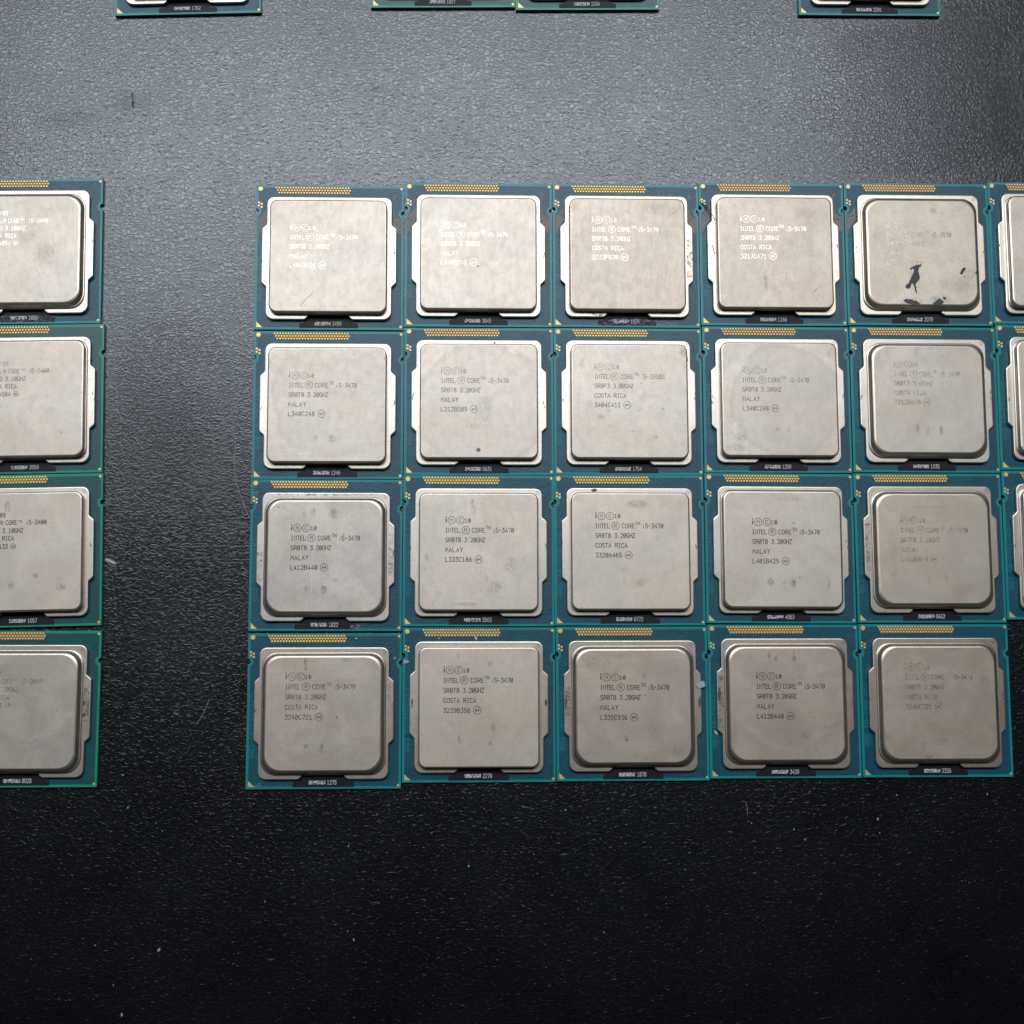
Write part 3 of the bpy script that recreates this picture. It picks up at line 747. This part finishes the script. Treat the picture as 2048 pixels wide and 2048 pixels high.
# spec: spreader kind, gen, marking wear, line 2 end, line 3, line 4, line 5, serial, tone factor (paints in the brightness of slightly tilted lids), brushed, label
IVY = ('SR0T8', '3.20GHZ')
SPEC = {
 'r1c1': ('crisp', 'clear', 'i5-3470', IVY, 'MALAY', 'L401B421', '2499', 0.95, 0.10, 'bright silver processor with a short dark diagonal scratch, 2499 on its tab'),
 'r1c2': ('crisp', 'clear', 'i5-3470', IVY, 'MALAY', 'L340C248', '3845', 0.96, 0.05, 'bright silver processor with one dark speck below its white marking, 3845 on its tab'),
 'r1c3': ('crisp', 'clear', 'i5-3470', IVY, 'COSTA RICA', '3233F020', '1924', 0.92, 0.45, 'brushed silver processor with pale residue smeared along its bottom tab 1924'),
 'r1c4': ('crisp', 'clear', 'i5-3470', IVY, 'COSTA RICA', '3217C471', '1166', 0.94, 0.15, 'silver processor with a dark hair over its upper left corner, 1166 on its tab'),
 'r1c5': ('round', 'worn', 'i5-3570', ('SR0T7', '3.40GHZ'), 'MALAY', 'L330B731', '2070', 0.98, 0.08, 'round cornered processor with blots of dark dried paste on its lid'),
 'r2c1': ('crisp', 'clear', 'i5-3470', IVY, 'MALAY', 'L340C248', '1246', 0.97, -0.22, 'silver processor with a small dark smudge low on its lid, 1246 on its tab'),
 'r2c2': ('crisp', 'clear', 'i5-3470', IVY, 'MALAY', 'L212B589', '0631', 1.00, 0.05, 'silver processor with scuffed centre and a dark half round spot near its bottom edge'),
 'r2c3': ('crisp', 'clear', 'i5-3550S', ('SR0P3', '3.00GHZ'), 'COSTA RICA', '3404C411', '1754', 1.00, 0.04, 'silver processor with crisp dark marking and blackened upper right corner, 1754 on tab'),
 'r2c4': ('crisp', 'clear', 'i5-3470', IVY, 'MALAY', 'L340C248', '1250', 0.98, 0.04, 'silver processor with a faint round cooler print on its lid, 1250 on its tab'),
 'r2c5': ('round', 'faint', 'i5-3570', ('SR0T7', '3.40GHZ'), 'COSTA RICA', '3313B660', '1935', 0.96, 0.03, 'round cornered processor with nearly rubbed off marking, 1935 on its tab'),
 'r3c1': ('round', 'clear', 'i5-3470', IVY, 'MALAY', 'L412B440', '1822', 0.87, 0.10, 'grey processor with a long thin vertical scratch through its marking, 1822 on its tab'),
 'r3c2': ('crisp', 'clear', 'i5-3470', IVY, 'MALAY', 'L333C186', '3503', 0.96, 0.12, 'silver processor with light scuffs right of centre, 3503 on its tab'),
 'r3c3': ('crisp', 'clear', 'i5-3470', IVY, 'COSTA RICA', '3320A465', '0772', 0.97, 0.15, 'silver processor with a brown blot on the top rim of its lid'),
 'r3c4': ('mid', 'clear', 'i5-3470', IVY, 'MALAY', 'L401B425', '4053', 0.95, 0.05, 'silver processor with marking set right of centre, 4053 on its tab'),
 'r3c5': ('round', 'faint', 'i5-3470', IVY, 'MALAY', 'L412B440', '0662', 0.90, 0.06, 'round cornered processor with half worn marking, 0662 on its tab'),
 'r4c1': ('round', 'worn', 'i5-3470', IVY, 'COSTA RICA', '3240C721', '1275', 0.84, 0.06, 'dull grey processor with dark smears at top and bottom, 1275 on its tab'),
 'r4c2': ('crisp', 'clear', 'i5-3470', IVY, 'COSTA RICA', '3239B356', '2278', 0.95, 0.14, 'grey processor with clear dark marking and a white flake on its gold pads'),
 'r4c3': ('round', 'clear', 'i5-3470', IVY, 'MALAY', 'L335C936', '1878', 0.82, 0.04, 'mottled grey processor with a white flake on its right ear'),
 'r4c4': ('round', 'clear', 'i5-3470', IVY, 'MALAY', 'L412B440', '3420', 0.83, 0.04, 'tarnished grey processor with an oval white flake by its left ear, 3420 on tab'),
 'r4c5': ('round', 'faint', 'i5-3470', IVY, 'COSTA RICA', '3240C721', '2326', 0.86, 0.05, 'dull processor with illegible marking at the lower right corner of the grid'),
 'r1c6': ('mid', 'worn', 'i5-3470', IVY, 'MALAY', 'L340C248', '1250', 1.0, 0.05, 'processor cut off by the right edge beside the one with dark paste blots'),
 'r2c6': ('mid', 'worn', 'i5-3470', IVY, 'MALAY', 'L340C248', '1250', 0.98, 0.05, 'processor cut off by the right edge beside the nearly unmarked 1935 one'),
 'r3c6': ('mid', 'worn', 'i5-3470', IVY, 'MALAY', 'L340C248', '1250', 0.97, 0.05, 'processor cut off by the right edge with bare mat below it'),
 'l1': ('round', 'clear', 'i5-2400', ('SR00Q', '3.10GHZ'), 'COSTA RICA', 'L104A894', '1886', 1.0, 0.04, 'processor on blue board cut off at left, topmost of its column'),
 'l2': ('mid', 'clear', 'i5-2400', ('SR00Q', '3.10GHZ'), 'COSTA RICA', '3114A584', '2050', 1.0, 0.02, 'processor on green board cut off at left, 2050 on its tab'),
 'l3': ('crisp', 'clear', 'i5-2400', ('SR00Q', '3.10GHZ'), 'COSTA RICA', '3112B133', '1057', 0.96, 0.03, 'processor on green board cut off at left, beside a white plastic flake'),
 'l4': ('round', 'faint', 'i5-2400', ('SR00Q', '3.10GHZ'), 'COSTA RICA', '3112B175', '8028', 0.86, 0.05, 'processor on green board cut off at left, with a gouge in its right ear'),
 't1': ('crisp', 'worn', 'i5-2400', ('SR00Q', '3.10GHZ'), 'COSTA RICA', '3112B175', '1762', 0.95, 0.05, 'processor cut off by the top edge, alone at the left, 1762 on its tab'),
 't2': ('crisp', 'worn', 'i5-2400', ('SR00Q', '3.10GHZ'), 'COSTA RICA', '3112B175', '1827', 0.95, 0.05, 'processor cut off by the top edge, left one of the touching pair'),
 't3': ('crisp', 'worn', 'i5-2400', ('SR00Q', '3.10GHZ'), 'COSTA RICA', '3112B175', '1534', 0.95, 0.05, 'processor cut off by the top edge, right one of the touching pair'),
 't4': ('crisp', 'worn', 'i5-3470', IVY, 'MALAY', 'L340C248', '2291', 0.95, 0.05, 'processor cut off by the top edge, alone at the right, 2291 on its tab'),
}
ARCS = {'r2c2': (1.0, -1.5, 17.0, 15.5, 0.45), 'r2c4': (1.5, -1.0, 14.5, 14.5, 0.42), 'r2c1': (1.0, 0.5, 15.0, 14.5, 0.4), 'r1c3': (3, -1, 16, 15, 0.15), 'r3c5': (3, -2, 15, 15, 0.15), 'r2c3': (3, -3, 17, 16, 0.15)}
GREEN = {'l2', 'l3', 'l4', 't2', 't3'}
STAIN['r1c5'] += [(-2.2, -7, 2.2, 4.5, 0.25), (-3, -13.5, 3.5, 1.2, 0.35), (4, -13, 3, 1.3, 0.4), (9, -9, 5, 2, 0.25), (12, -6, 2, 1.5, 0.3)]
STAIN['l3'] = [(-3.35, 10.46, 0.8, 1.6, 0.5), (3.66, -6.45, 0.7, 0.6, 0.6), (-2.2, -8.72, 0.7, 1.0, 0.6), (9.72, -9.38, 1.4, 0.8, 0.5)]
STAIN['l1'] = [(6, -2, 3, 3, 0.3), (1, 3, 2, 2, 0.2)]
LXY = {'l1': (-3.55, 6.22), 'l2': (-3.53, 5.80), 'l3': (-3.66, 6.0), 'l4': (-3.94, 6.04), 't1': (-3.5, 6), 't2': (-3.5, 6), 't3': (-3.5, 6)}
POSE['r3c3'] = (40.16, 28.18, POSE['r3c3'][2])
BASE = (0.84, 0.735, 0.620)
WARM = {'r1c4': (1.0, 0.975, 0.94), 'r1c5': (1.0, 0.985, 0.95), 'r3c5': (1.0, 0.98, 0.95), 'r3c1': (0.98, 1.0, 1.03), 'r4c5': (1.0, 0.955, 0.92), 'r4c1': (1, .97, .955), 'r4c3': (1, .96, .94), 'r4c4': (1, .955, .93), 'r4c2': (1, .98, .96), 'r1c3': (1, .975, .93)}

def make_chip(key):
    kind, wear, l2, l3, l4, l5, serial, tone, brushed, label = SPEC[key]
    x, y, t = POSE[key]
    root = bpy.data.objects.new('processor', None)
    COL.objects.link(root)
    root.empty_display_size = 0.01
    root.location = (x * MM, y * MM, 0)
    root.rotation_euler = (0, 0, t)
    root['label'] = label
    root['category'] = 'processor'
    root['group'] = 'used processors laid out in rows on the black mat'
    pcb = 'green' if key in GREEN else 'blue'
    sub = add_obj('substrate', SUB[pcb], root)
    add_obj('solder_mask_field', FIELD[pcb], sub)
    add_obj('board_code', BTEXT, sub)
    add_obj('pad_bloom', PAD_BLOOM, sub)
    add_obj('contact_pads', PADS, root, kind='stuff')
    add_obj('test_pads', DOTS, root, kind='stuff')
    for me, px, py in ((BIG, -17.5, 17.70), (SMALL, 17.98, 17.90), (SMALL, 17.98, -17.86)):
        o = add_obj('gold_fiducial', me, root); o.location = (px * MM, py * MM, T * MM)
    o = add_obj('pin_one_triangle', TRI, root); o.location = (-18.0 * MM, -18.1 * MM, T * MM)
    tab = add_obj('black_tab', PATCH, root)
    add_obj('code_patch', CODE, tab)
    add_obj('serial_digits', serial_mesh(serial), tab)
    w = WARM.get(key, (1, 1, 1))
    tn = tuple(min(1.0, b * tone * q) for b, q in zip(BASE, w))
    mf = metal_mat('nickel_rim_' + kind, tn, 0.37, (), None, 0.0, cloudy=0.5)
    mt = metal_mat('nickel_lid_' + kind, tn, 0.515, STAIN.get(key, ()), ARCS.get(key), brushed, cloudy=1.15 if tone < 0.89 else 0.8)
    sp = add_obj('heat_spreader', spreader_mesh(kind, mt, mf), root)
    if key in TEXT: tx, ty = TEXT[key]; gen = 'ivy'
    elif key in LXY: tx, ty = LXY[key]; gen = 'sandy'
    else: tx, ty = -9.0, 4.0; gen = 'ivy'
    mk = marking_mesh(tx, ty, l2, l3, l4, l5, ZT, gen)
    add_obj('laser_marking', mk.mesh('laser_marking', [M['mark_' + wear]], smooth=False), sp)
    r = add_obj('ring_stamp', RING, sp); r.location = (14.5 * MM, 14.15 * MM, ZF1 * MM)
    add_obj('edge_nick', nick_mesh(key, -1), sp)
    add_obj('edge_nick', nick_mesh(key, 1), sp)
    if key in SCR: strokes_part('scratch', SCR[key], 0.06 if key == 'r1c3' else 0.10, ZT + 0.006, M['scuff'], sp)
    if key in SCL and SCL[key]: strokes_part('scratch', SCL[key], 0.12, ZT + 0.006, M['scratch_light'], sp)
    return root, sp, sub

CH = {}
for key in SPEC:
    CH[key] = make_chip(key)

def blob_part(name, pts, z, h, mat, parent, seg=0.25):
    mb = MB(); mb.slab(fillet(ccw(pts), seg, 3), z - 0.01, z + h, bev=min(h * 0.5, 0.02), bottom=False)
    return add_obj(name, mb.mesh(name, [mat]), parent)
def ccw(p):
    a = sum(p[i - 1][0] * p[i][1] - p[i][0] * p[i - 1][1] for i in range(len(p)))
    return p if a > 0 else list(reversed(p))
def ragged(cx, cy, rx, ry, n=14, seed=0, rot=0.0, amp=0.3):
    rnd = random.Random(seed); out = []
    for k in range(n):
        a = 2 * math.pi * k / n; q = 1 + rnd.uniform(-amp, amp)
        x, y = rx * q * math.cos(a), ry * q * math.sin(a)
        out.append((cx + x * math.cos(rot) - y * math.sin(rot), cy + x * math.sin(rot) + y * math.cos(rot)))
    return out

# dried paste on the round cornered chip of the first row
def jag(poly, seed, amp=0.13):
    rnd = random.Random(seed); out = []
    for i, p in enumerate(poly):
        q = poly[(i + 1) % len(poly)]
        out.append(p)
        n = max(1, int(math.hypot(q[0] - p[0], q[1] - p[1]) / 0.35))
        for k in range(1, n):
            out.append((p[0] + (q[0] - p[0]) * k / n + rnd.uniform(-amp, amp), p[1] + (q[1] - p[1]) * k / n + rnd.uniform(-amp, amp)))
    return out
for k, poly in enumerate(PASTE):
    blob_part('dried_paste', jag(poly, k), ZT, 0.04, M['paste'], CH['r1c5'][1], 0.04)
rnd = random.Random(99)
for k in range(12):
    a = rnd.choice(((3.5, -12.6), (9.8, -6.6), (-3.0, -13.2), (6.2, -12.0), (11, -8.5)))
    blob_part('dried_paste', ragged(a[0] + rnd.uniform(-1.2, 1.2), a[1] + rnd.uniform(-0.7, 0.7), rnd.uniform(0.08, 0.2), rnd.uniform(0.08, 0.2), 8, k), ZT, 0.03, M['paste'], CH['r1c5'][1], 0.03)
blob_part('dark_spot', ragged(-0.22, -12.83, 0.60, 0.48, seed=3), ZT, 0.02, M['soot'], CH['r2c2'][1])
blob_part('dark_spot', ragged(3.9, 14.55, 0.28, 0.2, seed=5), ZF1, 0.02, M['scuff'], CH['r2c2'][1])
blob_part('brown_blot', ragged(-8.75, 14.65, 0.75, 0.42, seed=8, amp=0.12), ZF1, 0.03, M['tarnish'], CH['r3c3'][1])
blob_part('dark_spot', [(14.2, 11.2), (14.62, 10.6), (14.7, 9.8), (14.62, 9.2), (14.45, 10.3)], ZT, 0.02, M['scuff'], CH['r2c3'][1], 0.1)
blob_part('dark_spot', ragged(-0.1, -3.95, 0.2, 0.2, 8, seed=4, amp=0.15), ZT, 0.02, M['scuff'], CH['r1c2'][1], 0.1)
# scorched nicks on ears
blob_part('dark_spot', ragged(-16.35, 0.1, 0.28, 1.5, 12, seed=11), ZF1, 0.02, M['tarnish'], CH['r4c3'][1])
blob_part('dark_spot', ragged(16.3, 0.4, 0.28, 1.5, 12, seed=12), ZF1, 0.02, M['tarnish'], CH['r4c3'][1])
blob_part('dark_spot', ragged(-16.2, 0.6, 0.22, 0.9, 12, seed=13), ZF1, 0.02, M['scuff'], CH['r4c2'][1])
blob_part('dark_spot', ragged(16.2, 0.4, 0.22, 0.9, 12, seed=14), ZF1, 0.02, M['scuff'], CH['r4c2'][1])
blob_part('dark_spot', ragged(-16.2, 2.0, 0.42, 1.5, 12, seed=15), ZF1, 0.02, M['tarnish'], CH['r4c4'][1])
blob_part('gouge', ragged(15.3, 1.3, 0.30, 0.8, 10, seed=16), ZF1, 0.02, M['tarnish'], CH['l4'][1])
blob_part('gouge', ragged(15.4, -1.6, 0.35, 0.55, 10, seed=17), ZF1, 0.02, M['scuff'], CH['l4'][1])
# streaky brown and pale film on the boards of the first row
def film(key, pts, mat, z=None):
    zz = T + 0.062 if z is None else z
    mb = MB(); mb.slab(ccw(pts), zz, zz + 0.008, bottom=False)
    add_obj('streaky_film', mb.mesh('streaky_film', [mat], smooth=False), CH[key][2 if z is None else 1])
for key in ('r1c1', 'r1c2', 'r1c3', 'r1c4', 'r1c5'):
    if key != 'r1c5':
        film(key, [(15.9, 6.0), (18.3, 6.0), (18.2, 9.8), (16.4, 10.6), (15.9, 14.5), (16.6, 16.0), (15.9, 16.0)], M['film_brown'])
    if key != 'r1c1' or True:
        film(key, [(-18.2, 4.5), (-17.0, 7.5), (-15.8, 9.0), (-15.8, 12.5), (-17.2, 10.5), (-18.2, 10.2)], M['film_brown'])
film('r1c3', [(-16.5, -18.3), (-7.4, -17.9), (-3, -16.3), (3, -16.3), (7, -17.0), (12.5, -17.6), (16.5, -18.3)], M['residue'])
film('r1c3', [(-4, 15.6), (12, 15.6), (13, 16.4), (-3, 16.4)], M['residue'])
film('r1c2', [(-17, 14.6), (-16, 13), (-15.8, 16.4), (2, 15.7), (-14, 16.5)], M['residue'])
film('r3c1', [(6.2, -18.1), (8.6, -18.1), (8.5, -17.1), (6.2, -17.0)], M['residue'])
film('r3c1', [(-17.9, 14.4), (-16.7, 14.4), (-16.9, 15.8), (-17.9, 15.6)], M['residue'])
film('r4c1', [(-17, -18.1), (-14.6, -18.1), (-14.9, -17.2), (-16.6, -17.3)], M['residue'])
film('l1', [(-7, -18.2), (7, -18.2), (7.2, -16.6), (-7, -16.6)], M['residue'])

# pale and dark grime on the rims of the roughest chips
RZ = ZF1 + 0.008
film('r4c1', [(15.25, 2.0), (16.2, 2.0), (16.1, 6.6), (15.3, 6.4)], M['residue'], RZ)
film('r4c1', [(-15.3, -15.6), (-14.0, -16.1), (-10, -16.1), (-10, -15.6), (-14.4, -15.2), (-15.3, -12.0)], M['residue'], RZ)
film('r3c1', [(-16.5, -6.6), (-15.4, -6.6), (-15.3, 0.5), (-16.5, 0.5)], M['residue'], RZ)
film('r3c1', [(15.3, -5), (16.5, -5), (16.5, 5), (15.3, 5)], M['residue'], RZ)
film('r3c1', [(-12, 14.5), (13, 14.5), (13, 15.0), (-12, 15.0)], M['grime'], RZ)
film('l4', [(15.1, -3), (16.5, -3), (16.5, 5), (15.1, 5)], M['grime'], RZ)
film('r4c4', [(-16.5, -6.5), (-15.2, -6.5), (-15.2, 6.5), (-16.5, 6.5)], M['grime'], RZ)
film('r4c3', [(-16.5, -3), (-15.2, -3), (-15.2, 4), (-16.5, 4)], M['grime'], RZ)
film('r1c3', [(15.2, -6), (16.5, -6), (16.5, 4), (15.2, 4)], M['grime'], RZ)
film('r1c3', [(-9, -16.1), (-5.8, -16.1), (-5.8, -15.4), (-9, -15.4)], M['residue'], RZ)
film('r3c5', [(-16.5, -6), (-15.2, -6), (-15.2, 6), (-16.5, 6)], M['grime'], RZ)

# ------------------------------------------------------------ the mat
mb = MB()
mb.slab(rrect(-450, -420, 450, 520, 6, 4), -2.5, 0.0)
mat_o = add_obj('work_mat', mb.mesh('work_mat', [M['vinyl']], smooth=False), kind='structure')
mat_o['label'] = 'black grained vinyl mat lying under all the processors'
mb = MB()
mb.slab(ccw([(-85.5, 144.6), (-85.3, 146.0), (-85.1, 144.2), (-84.8, 142.6), (-84.8, 141.2), (-85.2, 141.4), (-85.4, 142.8), (-85.2, 143.6)]), 0.0, 0.04, bottom=False)
add_obj('torn_crease', mb.mesh('torn_crease', [plain('crease_black', (0.03, 0.03, 0.034), 0.5, 0.0, 0.4)], smooth=False), mat_o)
mb = MB(); mb.slab(rrect(-900, -700, 900, 900, 2, 2), -30, -2.6)
tb = add_obj('table_top', mb.mesh('table_top', [plain('dark_laminate', (0.05, 0.045, 0.04), 0.5)], smooth=False), kind='structure')

# ------------------------------------------------------------ flakes, hair and dust
def thing(name, me, label, cat, loc, rot=0.0, group=None):
    o = add_obj(name, me); o['label'] = label; o['category'] = cat
    o.location = (loc[0] * MM, loc[1] * MM, loc[2] * MM); o.rotation_euler = (0, 0, rot)
    if group: o['group'] = group
    return o
def local(key, x, y, z):
    px, py, t = POSE[key]
    return (px + x * math.cos(t) - y * math.sin(t), py + x * math.sin(t) + y * math.cos(t), z)
def flake_mesh(pts, h=0.12, mat=None, curl=0.25):
    mb = MB(); p = ccw(pts)
    zb = [(q[0], q[1], curl * abs(q[0]) * 0.5) for q in p]
    zt = [(q[0] * 0.9, q[1] * 0.9, h + curl * abs(q[0]) * 0.5) for q in p]
    a = mb.loop(zb, 0); b = mb.loop(zt, 0)
    mb.cap(a, flip=True); mb.bridge(a, b); mb.cap(b)
    return mb.mesh('flake', [mat or M['flake']])
G = 'plastic flakes scattered over chips and mat'
thing('plastic_flake', flake_mesh([(-1.45, 0.75), (-1.3, 0.15), (0.6, -0.75), (1.45, -0.8), (1.1, -0.2), (-0.8, 0.7)], 0.15), 'long white flake on the mat beside the left column', 'flake', (-87.1, 25.6, 0.0), 0, G)
thing('plastic_flake', flake_mesh([(-1.5, -0.5), (0.3, -0.6), (0.9, -0.9), (1.6, -1.5), (0.9, -0.2), (0.5, 0.6), (0.15, 1.6), (-0.15, 0.3)], 0.08, M['grey_flake'], 0.05), 'grey wing shaped scrap on the mat between the two chip blocks', 'flake', (-67.0, 72.3, 0.02), 0, G)
thing('plastic_flake', flake_mesh([(-1.3, -0.4), (0.2, -0.3), (1.4, 0.9), (0.4, 0.8), (-0.6, 0.2)], 0.06, M['grey_flake'], 0.02), 'faint grey scrap on bare mat above the grid', 'flake', (-23.6, 147.0, 0.02), 0, G)
thing('plastic_flake', flake_mesh([(-0.7, 0.65), (0.1, 0.6), (0.45, -0.1), (0.75, -0.5), (0.35, -0.9), (0.0, -0.6), (-0.2, 0.1)], 0.12), 'white flake lying on the gold pads of a bottom row processor', 'flake', local('r4c2', -1.0, 16.4, T + 0.1), 0, G)
thing('plastic_flake', flake_mesh([(-0.8, -0.5), (0.1, -0.4), (0.8, 0.0), (0.2, 0.5), (-0.6, 0.4)], 0.12), 'pale flake beside the edge notch between first two bottom row processors', 'flake', local('r4c2', -17.7, 10.35, T + 0.06), 0, G)
thing('plastic_flake', flake_mesh(ragged(0, 0, 1.15, 0.95, 13, 21, 0, 0.28), 0.2), 'ragged white flake resting on the right ear of a processor', 'flake', local('r4c3', 16.7, 4.4, ZF1 + 0.03), 0.3, G)
thing('plastic_flake', flake_mesh(ragged(0, 0, 0.72, 0.32, 12, 22, -0.9, 0.1), 0.2), 'oval white flake on blue board below a left ear', 'flake', local('r4c4', -17.05, -7.6, T + 0.06), 0, G)
thing('plastic_flake', flake_mesh(ragged(0, 0, 0.85, 0.45, 12, 23, 0, 0.2), 0.1, M['pale_smear'], 0.02), 'pale grey smear near the bottom of the lower right lid', 'flake', local('r4c5', -3.3, -13.4, ZT + 0.01), 0, G)
thing('dust_speck', flake_mesh(ragged(0, 0, 0.22, 0.2, 8, 24), 0.15), 'tiny white speck on board between pads and lid, bottom row', 'speck', local('r4c2', -9.8, 16.0, T + 0.05))
thing('dust_speck', flake_mesh([(-0.4, -0.2), (0.4, -0.15), (0.15, 0.35)], 0.15), 'tiny white speck right of gold pads on the bottom left processor', 'speck', local('r4c1', 7.5, 17.4, T + 0.05))
thing('dust_speck', flake_mesh([(-0.3, -0.2), (0.35, -0.2), (0.05, 0.4)], 0.15), 'tiny white speck by the right notch of the bottom left processor', 'speck', local('r4c1', 16.9, 12.6, T + 0.05))
ORD = 'first second third fourth fifth sixth seventh eighth ninth tenth eleventh twelfth thirteenth fourteenth fifteenth sixteenth seventeenth'.split()
halves = {'left': sorted([d for d in DUST if d[0] < 20]), 'right': sorted([d for d in DUST if d[0] >= 20], reverse=True)}
for side, ds in halves.items():
    for k, (x, y, r) in enumerate(ds):
        rnd = random.Random(int(x * 100))
        me = flake_mesh(ragged(0, 0, r * 0.62, r * 0.95, 9, int(y * 100), rnd.uniform(-0.6, 0.6), 0.25), r * 0.5, M['dust'], 0)
        size = 'larger white' if r > 0.3 else 'tiny white'
        lab = '%s dust speck on bare mat below the chips, %s from the %s edge' % (size, ORD[k], side)
        thing('dust_speck', me, lab, 'speck', (x, y, 0.0), 0, 'dust specks on the bare mat below the chips')

def tube(name, pts, r, mat, label, cat, smooth=6):
    cu = bpy.data.curves.new(name, 'CURVE'); cu.dimensions = '3D'
    sp = cu.splines.new('NURBS'); sp.points.add(len(pts) - 1)
    for i, p in enumerate(pts): sp.points[i].co = (p[0] * MM, p[1] * MM, p[2] * MM, 1)
    sp.use_endpoint_u = True; sp.order_u = 4; sp.resolution_u = smooth
    cu.bevel_depth = r * MM; cu.bevel_resolution = 1
    tmp = bpy.data.objects.new('tmp', cu); COL.objects.link(tmp)
    dg = bpy.context.evaluated_depsgraph_get()
    me = bpy.data.meshes.new_from_object(tmp.evaluated_get(dg))
    bpy.data.objects.remove(tmp)
    me.name = name; me.materials.clear(); me.materials.append(mat); me.shade_smooth()
    o = add_obj(name, me); o['label'] = label; o['category'] = cat
    return o
tube('fibre', [(-57.27, 54.45, 0.15), (-57.79, 49.94, 0.2), (-57.08, 44.94, 0.2), (-55.27, 39.96, 0.25), (-53.48, 35.99, 0.6)], 0.085, M['hair_pale'], 'long pale curved fibre on the mat left of the grid', 'fibre')
tube('hair_strand', [local('r1c4', *q) for q in ((-18.31, 13.38, 1.3), (-17.23, 12.94, 1.5), (-16.16, 11.38, 1.9), (-15.32, 9.36, 2.6), (-14.86, 8.28, 2.6))], 0.09, M['hair'], 'dark curved hair across the upper left corner of a top row processor', 'hair')
tube('hair_strand', [local('r1c4', *q) for q in ((-18.1, 13.0, 1.3), (-17.0, 12.2, 1.4), (-16.2, 10.6, 1.6), (-15.7, 9.0, 2.55))], 0.06, M['hair'], 'second thinner hair just under the dark curved one', 'hair')
tube('hair_strand', [local('r1c4', *q) for q in ((-15.68, 1.93, 2.52), (-15.36, 1.16, 2.6), (-15.28, 0.04, 2.55), (-15.07, -0.51, 2.52))], 0.07, M['hair'], 'short dark hair on the left ear of the 1166 processor', 'hair')
tube('fibre', [(-62.5, -8.0, 0.1), (-63.5, -11.5, 0.15), (-65.5, -14.0, 0.1)], 0.06, M['hair_pale'], 'short pale fibre low on the mat between the chip blocks', 'fibre')
tube('fibre', [(67.9, -33.5, 0.1), (68.4, -35.0, 0.15), (68.2, -36.6, 0.1)], 0.05, M['hair_pale'], 'tiny curved fibre on black mat under the bottom row', 'fibre')

scene.render.resolution_x = 1024
scene.render.resolution_y = 1024
bpy.context.view_layer.update()
